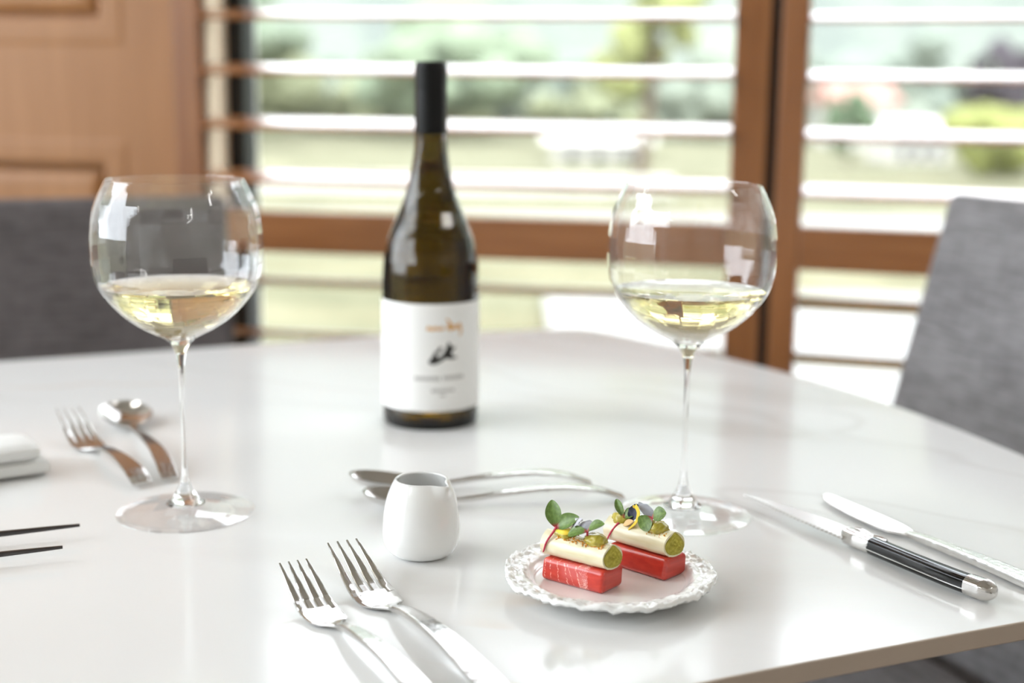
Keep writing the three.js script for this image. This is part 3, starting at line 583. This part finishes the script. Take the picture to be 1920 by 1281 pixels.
// ---------------------------------------------------------------- cutlery
// fork: local z runs from the tines to the handle's end, origin under the belly
function fork(label, x, z, dx, dz, o1) {
  const { head, tipW, tine, tipH, total, lift = 1 } = o1, turn = Math.atan2(dx, dz);
  const o = thing('fork', label, 'fork', [x, TABLE + 0.0002, z], turn);
  const yOf = (s) => key([[-tine - 0.0075, tipH], [-tine * 0.65 - 0.0075, tipH * 0.66], [-0.0075 - tine * 0.3, tipH * 0.30], [-0.0075, 0.0024], [0, 0.0014], [0.012, 0.0022], [0.022, 0.0046], [0.04, 0.0085 * lift], [0.075, 0.0108 * lift], [0.11, 0.0085 * lift], [total - tine - 0.0075, 0.0028]], s);
  const s0 = -0.0075;
  const hs = []; for (let i = 0; i <= 44; i++) {
    const s = lerp(s0 - 0.003, 0.03, i / 44), w = key([[s0 - 0.003, head], [s0 + 0.004, head], [0.002, head * 0.97], [0.007, head * 0.9], [0.0105, head * 0.7], [0.0135, head * 0.42], [0.018, head * 0.27], [0.03, head * 0.235]], s);
    hs.push({ c: V(0, yOf(s), s), w, t: key([[s0 - 0.003, 0.0022], [0.012, 0.0027], [0.03, 0.0036]], s), n: 3, dish: 0.0012 * (w / head) ** 2 });
  }
  mesh('head', bar(hs, 28, 40), M.steel, o);
  const tw = head * 0.205, pitchR = (head - tw) / 3, pitchT = (tipW - 0.0014) / 3;
  for (let k = 0; k < 4; k++) {
    const st = []; for (let i = 0; i <= 18; i++) { const t = i / 18, s = s0 + 0.0005 - t * tine, xx = (k - 1.5) * lerp(pitchR, pitchT, t ** 0.9); st.push({ c: V(xx, yOf(s) + 0.0012 * ((2 * xx / head) ** 2 - 0.5) * (1 - t), s), w: lerp(tw * 1.1, 0.0012, t ** 1.45), t: lerp(0.0021, 0.0011, t), n: 3.4 }); }
    mesh('tine', bar(st, 14, 40), M.steel, o);
  }
  const hd = []; for (let i = 0; i <= 40; i++) { const s = lerp(0.024, total - tine - 0.0075, i / 40), w = key([[0.024, head * 0.24], [0.04, head * 0.33], [0.075, head * 0.45], [total - tine - 0.02, head * 0.64], [total - tine - 0.0075, head * 0.6]], s); hd.push({ c: V(0, yOf(s), s), w, t: key([[0.024, 0.0034], [0.05, 0.0034], [total - tine - 0.0075, 0.0024]], s), n: 6 }); }
  mesh('handle', bar(hd, 28, 30), M.hammered, o);
  return o;
}
fork('smaller front steel fork with hammered handle, nearest the lower left', -0.0995, -0.7125, 0.493, 0.870, { head: 0.0222, tipW: 0.0172, tine: 0.0405, tipH: 0.0185, total: 0.19 });
fork('larger steel fork with hammered handle, lying between the jug and the smaller fork', -0.0725, -0.7385, 0.478, 0.878, { head: 0.0258, tipW: 0.0192, tine: 0.0485, tipH: 0.0195, total: 0.208 });
fork('blurred dark steel fork lying beside the towel, behind the left wine glass', -0.333, -1.064, 0.55, 0.835, { head: 0.024, tipW: 0.019, tine: 0.0485, tipH: 0.0215, total: 0.185 });

function spoon(label, x, z, dx, dz, len, bl, bw, group) { // origin under the middle of the bowl, handle towards +z
  const o = thing('spoon', label, 'spoon', [x, TABLE + 0.0003, z], Math.atan2(dx, dz), group);
  const nu = 40, nv = 40, rimY = (t) => lerp(0.0135, 0.0055, t), wid = (t) => bw / 2 * Math.sqrt(Math.max(0, 1 - (2 * t - 1) ** 2)) * (1.06 - 0.16 * t);
  const surf = (k) => skin((u, v) => { // u along the bowl, v across
    const s = (v - 0.5) * 2, e = Math.sqrt(Math.max(0, 1 - (2 * u - 1) ** 2)), q = wid(u);
    const deep = (1 - s * s) * e * 0.0092; return V(s * q, Math.max(rimY(u) - deep, 0.0012 + (k ? 0 : -0.0010)) + (k ? 0 : -0.0010) * e * (1 - s * s) - (k ? 0 : 0.0002), (u - 0.5) * bl);
  }, nu, nv);
  const a = surf(1), b = surf(0), ix = b.index.array; for (let i = 0; i < ix.length; i += 3) { const t = ix[i]; ix[i] = ix[i + 2]; ix[i + 2] = t; }
  for (const g of [b]) g.computeVertexNormals();
  mesh('bowl', merge([a, b]), M.steel, o);
  const st = [], e = len - bl / 2; for (let i = 0; i <= 44; i++) {
    const s = lerp(bl / 2 - 0.003, e, i / 44), t = (s - bl / 2) / (e - bl / 2);
    st.push({ c: V(0, key([[-0.1, 0.0052], [0.0, 0.0052], [0.12, 0.0050], [0.35, 0.0085], [0.65, 0.0112], [0.85, 0.0085], [1, 0.0024]], t), s), w: key([[0, 0.0062], [0.12, 0.0052], [0.5, 0.0092], [0.9, 0.0132], [1, 0.0125]], t), t: key([[0, 0.0026], [0.15, 0.0036], [0.6, 0.003], [1, 0.002]], t), n: 5 });
  }
  mesh('handle', bar(st, 24, 30), M.hammered, o);
  return o;
}
const along = (ax, az, bx, bz, d) => { const l = Math.hypot(bx - ax, bz - az); return [ax + (bx - ax) / l * d, az + (bz - az) / l * d, (bx - ax) / l, (bz - az) / l, l]; };
{
  let [x, z, dx, dz, l] = along(-0.1145, -0.953, 0.058, -0.974, 0.028);
  spoon('steel spoon behind the jug, the farther one of that pair', x, z, dx, dz, l, 0.056, 0.033);
  [x, z, dx, dz, l] = along(-0.1005, -0.910, 0.079, -0.940, 0.028);
  spoon('steel spoon behind the jug, the nearer one of that pair', x, z, dx, dz, l, 0.056, 0.035);
  [x, z, dx, dz, l] = along(-0.338, -1.172, -0.246, -0.972, 0.031);
  spoon('blurred steel spoon with broad bowl lying beside the dark steel fork', x, z, dx, dz, l, 0.062, 0.044);
}
{ // steak knife
  const [x, z, dx, dz, l] = along(0.1675, -0.936, 0.2725, -0.745, 0);
  const o = thing('steak_knife', 'steak knife with glossy black handle, steel bolster and serrated blade', 'knife', [x, TABLE + 0.0002, z], Math.atan2(dx, dz));
  const bl = 0.102, yb = 0.0062;
  // blade: outline with saw teeth on the edge (+x side faces the viewer)
  const s = new THREE.Shape(), N = 26; s.moveTo(0.0045, 0);
  for (let i = 1; i <= 40; i++) { const t = i / 40; s.lineTo(lerp(0.0045, -0.0072, Math.min(1, t * 1.5) ** 0.7), t * bl); }
  for (let i = N; i > 0; i--) { const t = i / N, w = lerp(0.0048, 0.0072, smoothstep(t, 0, 0.8)); s.lineTo(w, t * bl); s.lineTo(w - 0.0009, (t - 0.5 / N) * bl); }
  const g = new THREE.ExtrudeGeometry(s, { depth: 0.001, bevelEnabled: true, bevelThickness: 0.0004, bevelSize: 0.0006, bevelSegments: 1 });
  g.rotateX(Math.PI / 2); g.rotateZ(Math.PI); g.rotateZ(0.10); g.translate(0, yb, 0);
  mesh('blade', g, M.satin, o);
  const run = (a, b, f, n = 20) => { const st = []; for (let i = 0; i <= n; i++) st.push(f(lerp(a, b, i / n), i / n)); return st; };
  const yc = (q) => key([[bl - 0.004, 0.0062], [bl + 0.02, 0.0066], [bl + 0.06, 0.0068], [l - 0.02, 0.0068], [l, 0.0066]], q), xc = (q) => key([[bl, 0], [bl + 0.045, -0.0014], [l - 0.03, -0.0008], [l, 0.0024]], q);
  const wq = (q) => key([[bl - 0.004, 0.0105], [bl + 0.004, 0.0128], [bl + 0.02, 0.0118], [bl + 0.05, 0.0112], [l - 0.025, 0.0128], [l - 0.012, 0.0132]], q);
  const hb = bl + 0.021, he = l - 0.017;
  mesh('bolster', bar(run(bl - 0.005, hb + 0.0008, (q, t) => ({ c: V(xc(q), yc(q), q), w: wq(q) * (t < 0.08 ? 0.8 : 1), t: 0.0108 * (t < 0.08 ? 0.8 : 1), n: 2.6 })), 28, 40), M.steel, o);
  mesh('handle', bar(run(hb, he, (q) => ({ c: V(xc(q), yc(q), q), w: wq(q), t: 0.0112, n: 2.5 })), 32, 40), M.horn, o).userData.label = 'glossy black handle';
  mesh('liner', bar(run(hb - 0.001, he + 0.001, (q) => ({ c: V(xc(q), yc(q) - 0.0012, q), w: wq(q) + 0.0007, t: 0.0011, n: 6 })), 20, 40), M.steel, o);
  mesh('pommel', bar(run(he - 0.0008, l, (q, t) => { const k = t < 0.55 ? 1 : Math.sqrt(Math.max(0.02, 1 - ((t - 0.55) / 0.45) ** 2)); return { c: V(xc(q), yc(q), q), w: wq(q) * 1.05 * k, t: 0.0122 * k, n: 2.4 }; }, 26), 28, 40), M.steel, o);
  const bee = mesh('bee_ornament', bar(run(bl + 0.001, bl + 0.03, (q, t) => ({ c: V(xc(q) + 0.0025, yc(q) + 0.0046 + 0.0006 * Math.sin(t * 9), q), w: 0.0046 * (0.55 + 0.45 * Math.sin(t * 3.1 + 0.3)) * (t > 0.45 && t < 0.55 ? 0.7 : 1), t: 0.0032, n: 2.2 })), 14, 40), M.steel, o);
}
{ // table knife
  const [x, z, dx, dz, l] = along(0.2175, -0.9445, 0.313, -0.757, 0);
  const o = thing('table_knife', 'plain steel table knife lying along the far side of the steak knife', 'knife', [x, TABLE + 0.0002, z], Math.atan2(dx, dz));
  const bl = 0.092, st = [], yb = 0.0026;
  const s = new THREE.Shape(); s.moveTo(-0.006, 0.0008);
  const R = [], Lf = [];
  for (let i = 0; i <= 50; i++) { const t = i / 50; R.push([key([[0, -0.0045], [0.08, 0.0005], [0.25, 0.005], [0.6, 0.0088], [0.86, 0.0085], [0.95, 0.005], [1, 0.0032]], t), t * bl]); Lf.push([key([[0, -0.007], [0.06, -0.0085], [0.3, -0.0085], [0.8, -0.0072], [0.93, -0.0052], [1, -0.0032]], t), t * bl]); }
  const sh = new THREE.Shape([...R, ...Lf.reverse()].map((q) => new THREE.Vector2(...q)));
  const g = new THREE.ExtrudeGeometry(sh, { depth: 0.0009, bevelEnabled: true, bevelThickness: 0.0004, bevelSize: 0.0008, bevelSegments: 2 });
  g.rotateX(Math.PI / 2); g.rotateZ(Math.PI + 0.06); g.translate(0, yb, 0); mesh('blade', g, M.steel, o);
  for (let i = 0; i <= 40; i++) { const q = lerp(bl - 0.004, l, i / 40); st.push({ c: V(0, key([[bl - 0.004, 0.0028], [bl + 0.02, 0.0036], [l - 0.05, 0.0042], [l, 0.0034]], q), q), w: key([[bl - 0.004, 0.0062], [bl + 0.01, 0.0078], [l - 0.02, 0.0135], [l, 0.0128]], q), t: key([[bl - 0.004, 0.003], [bl + 0.02, 0.0048], [l, 0.006]], q), n: 6 }); }
  mesh('handle', bar(st, 28, 30), M.hammered, o);
}
// chopsticks on a rest
for (const [x, z, label] of [[-0.2725, -0.845, 'dark pointed chopstick at the left edge, the farther of the pair'], [-0.2698, -0.8025, 'dark pointed chopstick at the left edge, the nearer of the pair']]) {
  const o = thing('chopstick', label, 'chopstick', [x, TABLE, z], Math.atan2(-0.93, 0.37));
  const st = []; for (let i = 0; i <= 20; i++) { const t = i / 20, q = 0.205 * t; st.push({ c: V(0, lerp(0.0085, 0.0062, t), q), w: lerp(0.0019, 0.0072, t ** 0.8), t: lerp(0.0019, 0.0072, t ** 0.8), n: 3.2 }); }
  const p = mesh('stick', bar(st, 20, 40), M.lacquer, o);
}
{ const a = V(-0.372, 0, -0.786), o = thing('chopstick_rest', 'small white porcelain rest under the dark chopsticks', 'chopstick rest', [a.x, TABLE, a.z], Math.atan2(-0.93, 0.37));
  const st = []; for (let i = 0; i <= 16; i++) { const t = i / 16; st.push({ c: V(lerp(-0.034, 0.034, t), 0.0021, 0), w: 0.014, t: 0.0042, n: 3.5, side: V(0, 0, 1) }); } mesh('rest', bar(st, 20, 40), M.porcelain, o); }
{ // folded towel
  const o = thing('folded_towel', 'thick white folded cloth towel at the left edge of the table', 'towel', [-0.337, TABLE + 0.0003, -0.9845], -2.535);
  // local x runs along the towel away from the visible end, z across
  const layer = (x0, x1, y0, y1, z0, z1, bulge) => { const st = []; for (let i = 0; i <= 24; i++) { const t = i / 24, e = Math.sqrt(Math.max(0.03, 1 - Math.max(0, 1 - t * 12) ** 2)) ; st.push({ c: V(lerp(x0, x1, t), (y0 + y1) / 2 + 0.0004 * Math.sin(t * 7), (z0 + z1) / 2), w: (z1 - z0) * (0.96 + 0.04 * e), t: (y1 - y0) * (0.75 + 0.25 * e) * (1 + 0.04 * Math.sin(t * 11)), n: 3.6, side: V(0, 0, 1), keep: false }); } return bar(st, 36, 40); };
  mesh('lower_fold', layer(0, 0.15, 0, 0.0118, 0, 0.055, 0), M.linen, o);
  mesh('upper_fold', layer(0.006, 0.15, 0.0112, 0.0235, 0.002, 0.0545, 0), M.linen, o);
}

// ---------------------------------------------------------------- outdoors
const GY = -0.3;
const grassTex = texture(512, 512, (u, v) => { const n = tile(u, v, 7, 7, 4, 2), m = tile(u, v, 40, 40, 2, 8); return mix3([0.30, 0.295, 0.19], [0.42, 0.405, 0.305], clamp(0.5 + n * 1.5 + m * 0.6, 0, 1)); });
grassTex.repeat.set(0.16, 0.16);
M.grass = std({ map: grassTex, roughness: 1 }); M.terrace = std({ color: 0x85837f, roughness: 0.8 }); M.render = std({ color: 0xb9b5ad, roughness: 0.9 }); M.roof = std({ color: 0x9a7468, roughness: 0.9 }); M.glassDark = std({ color: 0x30363c, roughness: 0.2 }); M.bark = std({ color: 0x5a4c3f, roughness: 1 });
{ const g = new THREE.PlaneGeometry(160, 150); g.rotateX(-Math.PI / 2); g.translate(0, GY, -20); struct('lawn', boxUV(g), M.grass); }
struct('terrace', box(10, 0.06, 4.7, 5.2, GY + 0.031, -6.35), M.terrace);
struct('garden_path', box(30, 0.03, 1.3, 0, GY + 0.016, -13.6), M.terrace);
{ // hills: rising ground round the garden
  const nu = 200, nv = 30, g = skin((u, v) => { const a = lerp(-1.25, 1.25, u), d = 55 + 360 * v ** 1.4; const rise = 152 * (0.25 * v + 0.75 * smoothstep(v, 0.0, 1)) * (0.95 + 0.5 * fbm(u * 7, 2, 3, 3)) + 14 * fbm(u * 26, v * 9, 5, 4) * v; return V(Math.sin(a) * d, GY - 1.2 * (1 - v) + rise, -Math.cos(a) * d); }, nu, nv);
  const p = g.attributes.position, col = new Float32Array(p.count * 3);
  for (let i = 0; i < p.count; i++) { const u = (i % (nu + 1)) / nu, v = Math.floor(i / (nu + 1)) / nv; const f = smoothstep(fbm(u * 44, v * 10, 3, 4), -0.12, 0.2), m = smoothstep(fbm(u * 26, v * 6, 9, 3), 0.0, 0.25); const c = mix3(mix3([0.125, 0.138, 0.112], [0.093, 0.107, 0.09], f), [0.15, 0.158, 0.10], m * 0.8); col.set(c, i * 3); }
  g.setAttribute('color', new THREE.BufferAttribute(col, 3));
  struct('hills', g, std({ vertexColors: true, roughness: 1 }));
}
function foliage(n, spread, flat, size, off) {           // loose clumps of small lumps round the origin
  const list = [];
  for (let k = 0; k < n; k++) {
    const d = V(rr(-1, 1), rr(-1, 1), rr(-1, 1)); while (d.length() > 1) d.set(rr(-1, 1), rr(-1, 1), rr(-1, 1));
    const q = lump(size * rr(0.5, 1.15), 2, 0.8, 2.5, 1, 0.85, 1, k * 1.7 + off); q.translate(d.x * spread, d.y * spread * flat, d.z * spread); list.push(q);
  }
  return merge(list);
}
function tree(name, label, x, z, h, cw, color, n = 46) {
  const o = thing(name, label, name, [x, GY, z]);
  const st = []; for (let i = 0; i <= 6; i++) { const t = i / 6; st.push({ c: V(0.03 * h * Math.sin(t * 2), t * h * 0.6, 0), w: h * lerp(0.035, 0.018, t), t: h * lerp(0.035, 0.018, t), n: 2, side: V(1, 0, 0) }); }
  mesh('trunk', bar(st, 10, 0), M.bark, o);
  const flat = h * 0.44 / (cw / 2), g = foliage(n, cw / 2 * 0.82, flat, cw * 0.13, x); g.translate(0, h * 0.56, 0);
  mesh('crown', g, std({ color, roughness: 1 }), o); return o;
}
const C = (r, g, b) => new THREE.Color(r, g, b);
tree('tree', 'tall yellow-green tree outside, beside the post between the shutters', 1.75, -19.5, 5.4, 2.1, C(0.22, 0.23, 0.09), 60);
tree('tree', 'broad pale green tree outside, behind the bottle neck', -1.6, -34, 3.0, 5.0, C(0.165, 0.20, 0.13));
tree('tree', 'dark purple-leaved tree outside, above the grey chair at right', 10.6, -31, 2.6, 1.8, C(0.05, 0.04, 0.047));
tree('shrub', 'round green shrub outside, seen low between the right shutter slats', 5.7, -24, 1.35, 1.1, C(0.085, 0.12, 0.065));
tree('tree', 'soft grey-green tree outside, seen at the left of the shutter', -6.6, -30, 3.9, 4.6, C(0.15, 0.18, 0.125));
tree('shrub', 'yellow-green shrub outside, seen between slats above the grey chair', 7.6, -22, 1.1, 2.0, C(0.19, 0.2, 0.06));
{ // woodland in front of the hills: nobody could count it
  const o = thing('woodland', 'pale blurred woodland outside beyond the lawn'); o.userData.kind = 'stuff';
  const tones = [C(0.175, 0.195, 0.15), C(0.15, 0.172, 0.137), C(0.205, 0.215, 0.125)];
  for (let t = 0; t < 3; t++) {
    const list = [];
    for (let k = 0; k < 60; k++) { const a = rr(-0.62, 0.62), d = rr(36, 56), h = rr(1.0, 3.4) * (0.7 + 0.5 * perlin.noise(a * 9, t, 0.5)), g = foliage(9, h * 0.7, 0.75, h * 0.34, k * 5 + t); g.translate(Math.sin(a) * d, GY - 0.2 + h * 0.55, -Math.cos(a) * d); list.push(g); }
    mesh('foliage', merge(list), std({ color: tones[t], roughness: 1 }), o).userData.kind = 'stuff';
  }
}
function house(label, x, z, w, d, h, turn, roofColor) {
  const o = thing('house', label, 'house', [x, GY - 0.2, z], turn);
  mesh('wall', box(w, h, d, 0, h / 2, 0), M.render, o);
  const s = new THREE.Shape([[-d / 2 - 0.2, 0], [d / 2 + 0.2, 0], [0, h * 0.4]].map((q) => new THREE.Vector2(...q))), g = new THREE.ExtrudeGeometry(s, { depth: w + 0.4, bevelEnabled: false });
  g.translate(0, h, -w / 2 - 0.2); g.rotateY(Math.PI / 2); mesh('roof', g, roofColor, o);
  for (const k of [-0.3, 0, 0.3]) mesh('window', box(w * 0.12, h * 0.32, 0.08, k * w, h * 0.55, d / 2 + 0.02), M.glassDark, o);
}
house('white house with red roof outside, seen between the right shutter slats', 7.9, -33, 1.2, 2.0, 1.2, 0.1, M.roof);
house('small white house with pale roof outside, low through the right shutter', 7.4, -26.5, 1.1, 1.4, 0.7, 0.1, M.render);
house('long white house outside, seen through the lowest upper slats behind the bottle', 1.5, -25.5, 1.6, 1.4, 0.55, 0.0, M.render);
struct('garden_wall', box(7, 0.2, 0.3, -1.5, GY + 0.1, -17.5), M.render);

renderer.render(scene, camera);
